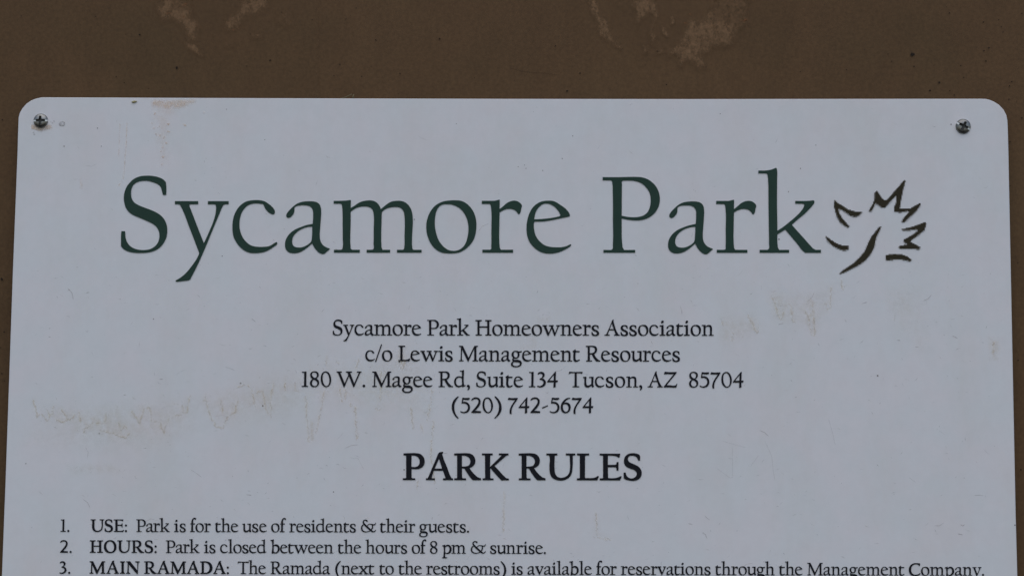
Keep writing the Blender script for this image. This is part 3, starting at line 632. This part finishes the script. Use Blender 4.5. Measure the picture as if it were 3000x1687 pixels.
ribbon(PB, TZ((905,930),(900,1100),(895,1190)), 4, 2, lift_of('mark'), P, .4, .6)
ribbon(PB, TZ((610,1340),(615,1430)), 9, 2, lift_of('mark'), P, .35, 1.5)
# old adhesive dab beside the left screw and smudges around that screw
ribbon(PB, [(182.5 + 8.5 * cos(t * .52), 363.5 + 6.5 * sin(t * .52)) for t in range(13)], 3.5, 5, lift_of('mark'), P, .7, .5, 3)
blob(PB, 182.5, 363.5, 9, 7, -.4, 5, lift_of('mark'), P, .65, 12, .15)
for x, y in ((150, 357), (153, 361), (158, 356), (100, 395), (99, 389)): blob(PB, x, y, 3, 2.4, 0, 5, lift_of('mark'), P, .6)
patch(PB, [(95, 362), (147, 362), (149, 378), (121, 390), (94, 378)], 8, 3, .6, 5, lift_of('patch'), P)  # shadow under the left screw, painted as a grey film
for x, y, r in ((188, 429, 1.8), (286, 376, 1.6), (297, 429, 1.4), (664, 321, 1.2), (776, 410, 1.2), (1337, 363, 1.2), (1678, 399, 1.4), (1647, 465, 1.5), (1541, 494, 1.3), (1537, 484, 1.2), (1518, 489, 1.2), (1590, 500, 1.4), (2786, 365, 1.8), (2390, 426, 1.4), (2110, 334, 1.2), (2282, 701, 2.2), (2345, 494, 1.6), (2310, 562, 1.5), (1214, 643, 1.6), (770, 1188, 2.4), (705, 1122, 2.2), (291, 1269, 1.8), (450, 934, 1.6), (977, 1440, 1.8), (1170, 1060, 2.2), (2571, 1100, 2.4), (1184, 1375, 2), (76, 1357, 1.5), (2973, 1537, 2), (651, 750, 1.5)):
    blob(PB, x, y, r, r * .9, 0, 3, lift_of('mark'), P, 1.0, 8, .12)
for _ in range(150):
    blob(PB, random.uniform(80, 2920), random.uniform(310, 1687), random.uniform(.6, 1.3), random.uniform(.5, 1.0), 0, 3, lift_of('mark'), P, random.uniform(.25, .7), 6)
# hair-like scratches
named = [HZ((690,75),(1,1))] and [
 HZ((1120,513),(1145,514)), HZ((818,270),(852,260)), HZ((345,388),(378,380)), HZ((875,880),(884,897)), HZ((1015,475),(1040,478)), HZ((632,920),(655,1000),(670,1070)),
 HZ((270,1040),(310,1130),(320,1220),(330,1270)), HZ((0,1200),(75,1255),(90,1250),(88,1080)), HZ((30,1045),(165,1083)), HZ((190,1190),(240,1120)), HZ((1085,1250),(1125,1280)), HZ((905,1175),(915,1188)),
 HZ((1255,985),(1290,1010)), HZ((1330,450),(1365,465)), HZ((440,800),(455,795)), HZ((520,235),(532,238)), GZ((940,982),(975,990),(1010,987),(1060,1088)), GZ((385,815),(402,820)), GZ((735,1045),(755,1057)), GZ((60,1297),(110,1303)),
 GZ((135,1340),(150,1338)), GZ((1065,772),(1095,776)), GZ((760,935),(778,928)), FZ((870,863),(897,858)), FZ((1125,750),(1155,748)), FZ((1065,795),(1082,797)), FZ((1395,1175),(1410,1172)), FZ((1430,1295),(1448,1296)), FZ((605,140),(635,135)),
 FZ((1780,320),(1810,347)), FZ((690,1328),(706,1337)), FZ((340,450),(362,453)), [(1226, 400), (1252, 413)], [(2015, 1532), (2030, 1535)], [(2812, 1535), (2820, 1539), (2827, 1535)], [(2805, 1562), (2822, 1566)], [(2270, 1620), (2274, 1624)], [(2293, 1618), (2300, 1623)],
 [(1857, 744), (1866, 751)], [(2745, 1668), (2752, 1664)]]
for s in named:
    ribbon(PB, s, 2.4, 4, lift_of('mark'), P, .85 if hypot(s[0][0] - s[-1][0], s[0][1] - s[-1][1]) < 22 else .24, .4, 4)
for _ in range(640):
    x, y = random.uniform(90, 2900), 300 + 1380 * random.random() ** 0.62
    if y < 800 and random.random() < .45: continue
    L = random.uniform(4, 18) if random.random() < .95 else random.uniform(22, 45)
    a = random.gauss(0, .55) if random.random() < .7 else random.uniform(0, pi)
    bend = random.uniform(-.7, .7)
    m = (x + L * .5 * cos(a), y + L * .5 * sin(a))
    ribbon(PB, [(x, y), m, (m[0] + L * .5 * cos(a + bend), m[1] + L * .5 * sin(a + bend))], random.uniform(1.4, 2.6), 4, lift_of('mark'), P, random.uniform(.2, .75), 0, 5)
for _ in range(420):   # stipple above the tide line
    x = random.uniform(90, 1250); y = random.uniform(1120, 1280) - max(0, x - 500) * .22 + random.uniform(-30, 30)
    ribbon(PB, [(x, y), (x + random.uniform(-6, 6), y + random.uniform(-2, 7))], 3.2, 1, lift_of('tide'), P, random.uniform(.3, .7), .5, 4)
panel = PB.build('panel', [SIGN, STAIN, RUST, SPECK, FIBRE, GRIME_SHADOW, CORE], sign)

# title: surveyed letter by letter
tb = MB(SO)
title_base = lambda x: 740.2 + 0.0004 * (x - 1300)
for ch, x0, cap in (('S', 354.7, 221.1), ('y', 512.8, 221.1), ('c', 681, 221), ('a', 835.2, 221), ('m', 977.7, 221), ('o', 1249, 221), ('r', 1411.7, 221),
                    ('e', 1542.5, 221), ('P', 1765.5, 221), ('a', 1957, 221), ('r', 2098, 221), ('k', 2221.5, 221)):
    put_glyph(tb, ch, False, 5, x0, title_base, cap)
tag(tb.build('title_lettering', [GREEN], sign), 'large dark green title words across the top of the sign')

# leaf emblem: a coarse bitmap print, so it is made of small square cells
leaf = ["205,395 240,430 300,465 380,520 470,545 565,548 520,600 470,610 420,600 350,550 300,515 250,505 260,560 300,630 350,690 398,740 385,755 340,730 280,685 240,620 215,540 200,470",
 "660,535 690,535 715,490 740,430 790,455 830,490 870,490 950,400 1010,335 1030,340 1020,430 1000,480 1000,545 1080,550 1180,530 1190,560 1130,620 1095,680 1130,680 1210,605 1280,540 1345,450 1340,430 1290,460 1210,505 1065,505 1080,400 1110,250 1140,140 1125,130 1060,210 980,300 910,385 870,400 830,370 790,310 765,270 740,290 735,380 715,440",
 "1080,785 1180,790 1290,775 1310,800 1260,840 1180,890 1120,920 1130,950 1180,985 1100,995 1055,1010 1070,1030 1330,1040 1335,1015 1270,980 1210,950 1215,920 1290,870 1390,790 1418,700 1400,685 1330,715 1230,750",
 "885,1120 1000,1112 1110,1118 1180,1150 1225,1190 1200,1200 1130,1180 1030,1172 890,1188", "85,870 150,920 230,970 300,995 385,995 385,1050 320,1055 240,1030 170,985 110,930",
 "820,745 795,800 750,890 730,1000 690,1090 620,1180 540,1240 450,1290 350,1340 260,1370 350,1300 450,1235 530,1160 600,1080 650,970 690,880 750,810 790,755"]
lb_ = MB(SO)
CELL = 14.0
for path in leaf:
    poly = [tuple(float(v) for v in q.split(',')) for q in path.split()]
    xa = int(min(p[0] for p in poly) // CELL); xb = int(max(p[0] for p in poly) // CELL) + 1
    ya = int(min(p[1] for p in poly) // CELL); yb = int(max(p[1] for p in poly) // CELL) + 1
    for j in range(ya, yb):
        for i in range(xa, xb):
            hit = sum(inpoly((i + (u + .5) / 3) * CELL, (j + (v + .5) / 3) * CELL, poly) for u in range(3) for v in range(3))
            if hit:
                q = [(2400 + a / 4.5294, 500 + b / 4.5294) for a, b in ((i * CELL, j * CELL), (i * CELL, (j + 1) * CELL), ((i + 1) * CELL, (j + 1) * CELL), ((i + 1) * CELL, j * CELL))]
                lb_.add([P(a, b, LIFT) for a, b in q], [(0, 1, 2, 3)], 0 if hit >= 5 else 1 if hit >= 2 else 2)
tag(lb_.build('leaf_emblem', [LEAF, LEAF_MID, LEAF_PALE], sign), 'dark brown brush-stroke leaf emblem at the end of the title')

def line(name, words, base, cap, parent=sign, m=BLACK, n=3):
    mb = MB(SO)
    for w in words: put_word(mb, w[0], w[1], w[2], base, cap, len(w) > 3, n)
    if parent is not sign:
        ob = mb.build(name, [m]); ob.parent = parent; ob.location = (0, 0, 0); return ob
    return mb.build(name, [m], sign)

AC = 44.6
line('address_line', [('Sycamore', 975.7, 1233.6), ('Park', 1251.7, 1375.9), ('Homeowners', 1393.3, 1754.7), ('Association', 1771.3, 2090.4)], lambda x: 982.2 + .0011 * (x - 1500), AC, n=4)
line('address_line', [('c/o', 1070.7, 1149.1), ('Lewis', 1167.5, 1325.9), ('Management', 1345.2, 1698.6), ('Resources', 1716.8, 1991.5)], lambda x: 1057.6 + .0012 * (x - 1500), AC, n=4)
line('address_line', [('180', 884.3, 969.9), ('W.', 986.9, 1069.5), ('Magee', 1091.2, 1266.6), ('Rd,', 1285.2, 1376.3), ('Suite', 1395.8, 1531.8), ('134', 1549.7, 1634.2), ('Tucson,', 1666.4, 1881.1), ('AZ', 1897.6, 1983.8), ('85704', 2019.1, 2178.1)], lambda x: 1133.1 + .0013 * (x - 1500), AC, n=4)
line('address_line', [('(520)', 1324.1, 1469.1), ('742-5674', 1488.3, 1737.8)], lambda x: 1208.5, AC, n=4)
tag(line('heading_lettering', [('PARK', 1180.9, 1490.1, 1), ('RULES', 1520.2, 1878.9, 1)], lambda x: 1404.8 + .001 * (x - 1500), 77.1, n=4), 'bold black capital heading in the middle of the sign')
RC = 36.0
R1 = lambda x: 1556 + .0018 * (x - 200)
R2 = lambda x: 1617.2 + .0024 * (x - 200)
R3 = lambda x: 1678.4 + .00225 * (x - 190)
for base, num, head, rest in (
    (R1, [('1.', 177.9, 203.2)], [('USE:', 266.1, 372, 1)], [('Park', 399.9, 497.7), ('is', 510.6, 544.3), ('for', 557.1, 617.4), ('the', 630.8, 698.2), ('use', 710.7, 781.3), ('of', 794.9, 837.6), ('residents', 847.7, 1042.5), ('&', 1057.5, 1100.6), ('their', 1113.7, 1216.2), ('guests.', 1228.3, 1373.9)]),
    (R2, [('2.', 176.8, 210)], [('HOURS:', 263.7, 458.9, 1)], [('Park', 486.4, 584.8), ('is', 598.2, 631.3), ('closed', 645.5, 780.5), ('between', 793, 976.7), ('the', 990.4, 1058.2), ('hours', 1071.5, 1192.5), ('of', 1206.8, 1248.8), ('8', 1260.3, 1281.6), ('pm', 1295.6, 1364.8), ('&', 1379.2, 1422.4), ('sunrise.', 1436.3, 1598.9)]),
    (R3, [('3.', 174.8, 205.8)], [('MAIN', 262.8, 408.9, 1), ('RAMADA:', 422.9, 670.4, 1)], [('The', 696.5, 778.9), ('Ramada', 793.2, 967), ('(next', 982.7, 1096.8), ('to', 1112, 1153.5), ('the', 1168.4, 1235.5), ('restrooms)', 1248.8, 1482.8), ('is', 1498.3, 1531.2), ('available', 1545.9, 1733.4), ('for', 1746.4, 1806.2), ('reservations', 1819, 2081.3), ('through', 2095.9, 2269.3), ('the', 2282.8, 2350.4), ('Management', 2365.4, 2649.2), ('Company.', 2662.7, 2882.3)])):
    ob = line('rule_line', rest, base, RC)
    line('rule_number', num, base, RC, parent=ob)
    tag(line('rule_heading', head, base, RC, parent=ob), 'bold capital heading words')

# screws: domed combination heads
def screw(px, py, r_px, rot, tilt):
    c = P(px, py, 0.0)
    R_ = (P(px + r_px, py) - c).length
    NR, NA = 44, 120
    parts = [MB(SO), MB(SO), MB(SO)]
    ca, sa = cos(rot), sin(rot)
    tx, tz = tilt
    def kind(u, v):
        r = hypot(u, v)
        if r > .99: return 0
        a, b = abs(u), abs(v)
        for p, q in ((a, b), (b, a)):
            if p < .62 and q < .2 - .1 * p: return 1
        if r < .26: return 1
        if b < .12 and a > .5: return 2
        return 0
    def height(u, v):
        r = min(1.0, hypot(u, v))
        h = .40 * (max(0, 1 - r ** 3.0)) ** .60 + .07
        kd = kind(u, v)
        if kd == 1: h = .08 + .18 * max(0, r - .1)
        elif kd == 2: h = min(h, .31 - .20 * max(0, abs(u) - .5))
        return h
    grid = {}
    for j in range(NR + 1):
        r = (j / NR) ** .9
        for i in range(NA):
            t = 2 * pi * i / NA
            u, v = r * cos(t), r * sin(t)
            h = height(u, v) if j < NR else 0.0
            ru, rv = u * ca - v * sa, u * sa + v * ca
            hh_ = h + tx * ru * h + tz * rv * h
            grid[j, i] = (c + Vector((ru * R_, -hh_ * R_, rv * R_)), u, v)
    for j in range(NR):
        for i in range(NA):
            q = [grid[j, i], grid[j + 1, i], grid[j + 1, (i + 1) % NA], grid[j, (i + 1) % NA]]
            um = sum(w[1] for w in q) / 4; vm = sum(w[2] for w in q) / 4
            kd = kind(um, vm)
            vs = [w[0] for w in q]
            if j == 0: parts[kd].add(vs[1:], [(0, 1, 2)], 0, smooth=False)
            else: parts[kd].add(vs, [(0, 1, 2, 3)], 0, smooth=False)
    def weld(mb):
        key, nv, mp = {}, [], []
        for p in mb.v:
            kk = tuple(round(x, 7) for x in p)
            if kk not in key: key[kk] = len(nv); nv.append(p)
            mp.append(key[kk])
        mb.f = [tuple(mp[i] for i in f) for f in mb.f]; mb.v = nv; mb.a = [0.0] * len(nv)
        mb.sm = [True] * len(mb.f)
    for mb in parts: weld(mb)
    s = parts[0].build('screw', [METAL], sign)
    for mb, nm, m in ((parts[1], 'cross_recess', RECESS), (parts[2], 'slot', SLOT_GLINT)):
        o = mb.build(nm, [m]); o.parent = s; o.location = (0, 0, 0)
    for o in [s] + list(s.children):
        o.data.set_sharp_from_angle(angle=radians(35))
    return s
s1 = screw(119.8, 354.5, 21.3, radians(1), (0, .0))
tag(s1, 'dark screw with level slot and rust-stained lower rim, by the left corner')
s2 = screw(2821.6, 371, 22.3, radians(-27), (-.12, .06))
tag(s2, 'grey screw with tilted slot, by the right corner')

# ------------------------------------------------------------------ small things caught on the sign
hk = MB(P(394, 299, 0))
cx_, cy_ = 394, 299
for_ring = []
NRG = 10
vs = []
for i in range(NRG + 1):
    t = i / NRG; x = -9 + 18 * t
    rr = 3.0 * (sin(pi * min(1, max(0, t))) ** .7) * (1.15 - .4 * t) + .05
    for k_ in range(8):
        a_ = 2 * pi * k_ / 8
        lx, ly = x, rr * cos(a_)
        ang = -.16
        vs.append(P(cx_ + lx * cos(ang) - ly * sin(ang), cy_ + lx * sin(ang) + ly * cos(ang), (0.9 + rr * sin(a_) / 3.2) * .0005))
fsr = [(i * 8 + k_, i * 8 + (k_ + 1) % 8, (i + 1) * 8 + (k_ + 1) % 8, (i + 1) * 8 + k_) for i in range(NRG) for k_ in range(8)]
hk.add(vs, fsr, 0, smooth=True)
tag(hk.build('seed_husk', [HUSK]), 'small olive seed husk stuck to the sign just under its top edge', 'husk')

def tube(mb, pts, r0, r1, mi=0):
    vs, fs = [], []
    for i, p in enumerate(pts):
        a = pts[max(i - 1, 0)]; b = pts[min(i + 1, len(pts) - 1)]
        d = (b - a).normalized(); n1 = d.cross(Vector((0, 1, 0))).normalized(); n2 = d.cross(n1)
        r = r0 + (r1 - r0) * i / (len(pts) - 1)
        for k_ in range(6):
            t = 2 * pi * k_ / 6
            vs.append(p + n1 * r * cos(t) + n2 * r * sin(t))
    for i in range(len(pts) - 1):
        for k_ in range(6):
            fs.append((i * 6 + k_, i * 6 + (k_ + 1) % 6, (i + 1) * 6 + (k_ + 1) % 6, (i + 1) * 6 + k_))
    fs += [tuple(range(6))[::-1], tuple(len(vs) - 6 + i for i in range(6))]
    mb.add(vs, fs, mi, smooth=True)
tw = MB(P(1018, 288, -.002))
tube(tw, [P(x, y, dp) for x, y, dp in ((995, 288, -.002), (1010, 285, -.0016), (1022, 280, -.001), (1030, 276, -.0004))], .0004, .00025)
tube(tw, [P(x, y, dp) for x, y, dp in ((1032, 288, -.0022), (1034, 282, -.0016), (1036, 276, -.0012))], .0006, .0003)
tag(tw.build('straw_stalk', [STRAW]), 'short dry forked stalk lying on the top edge of the sign', 'straw')
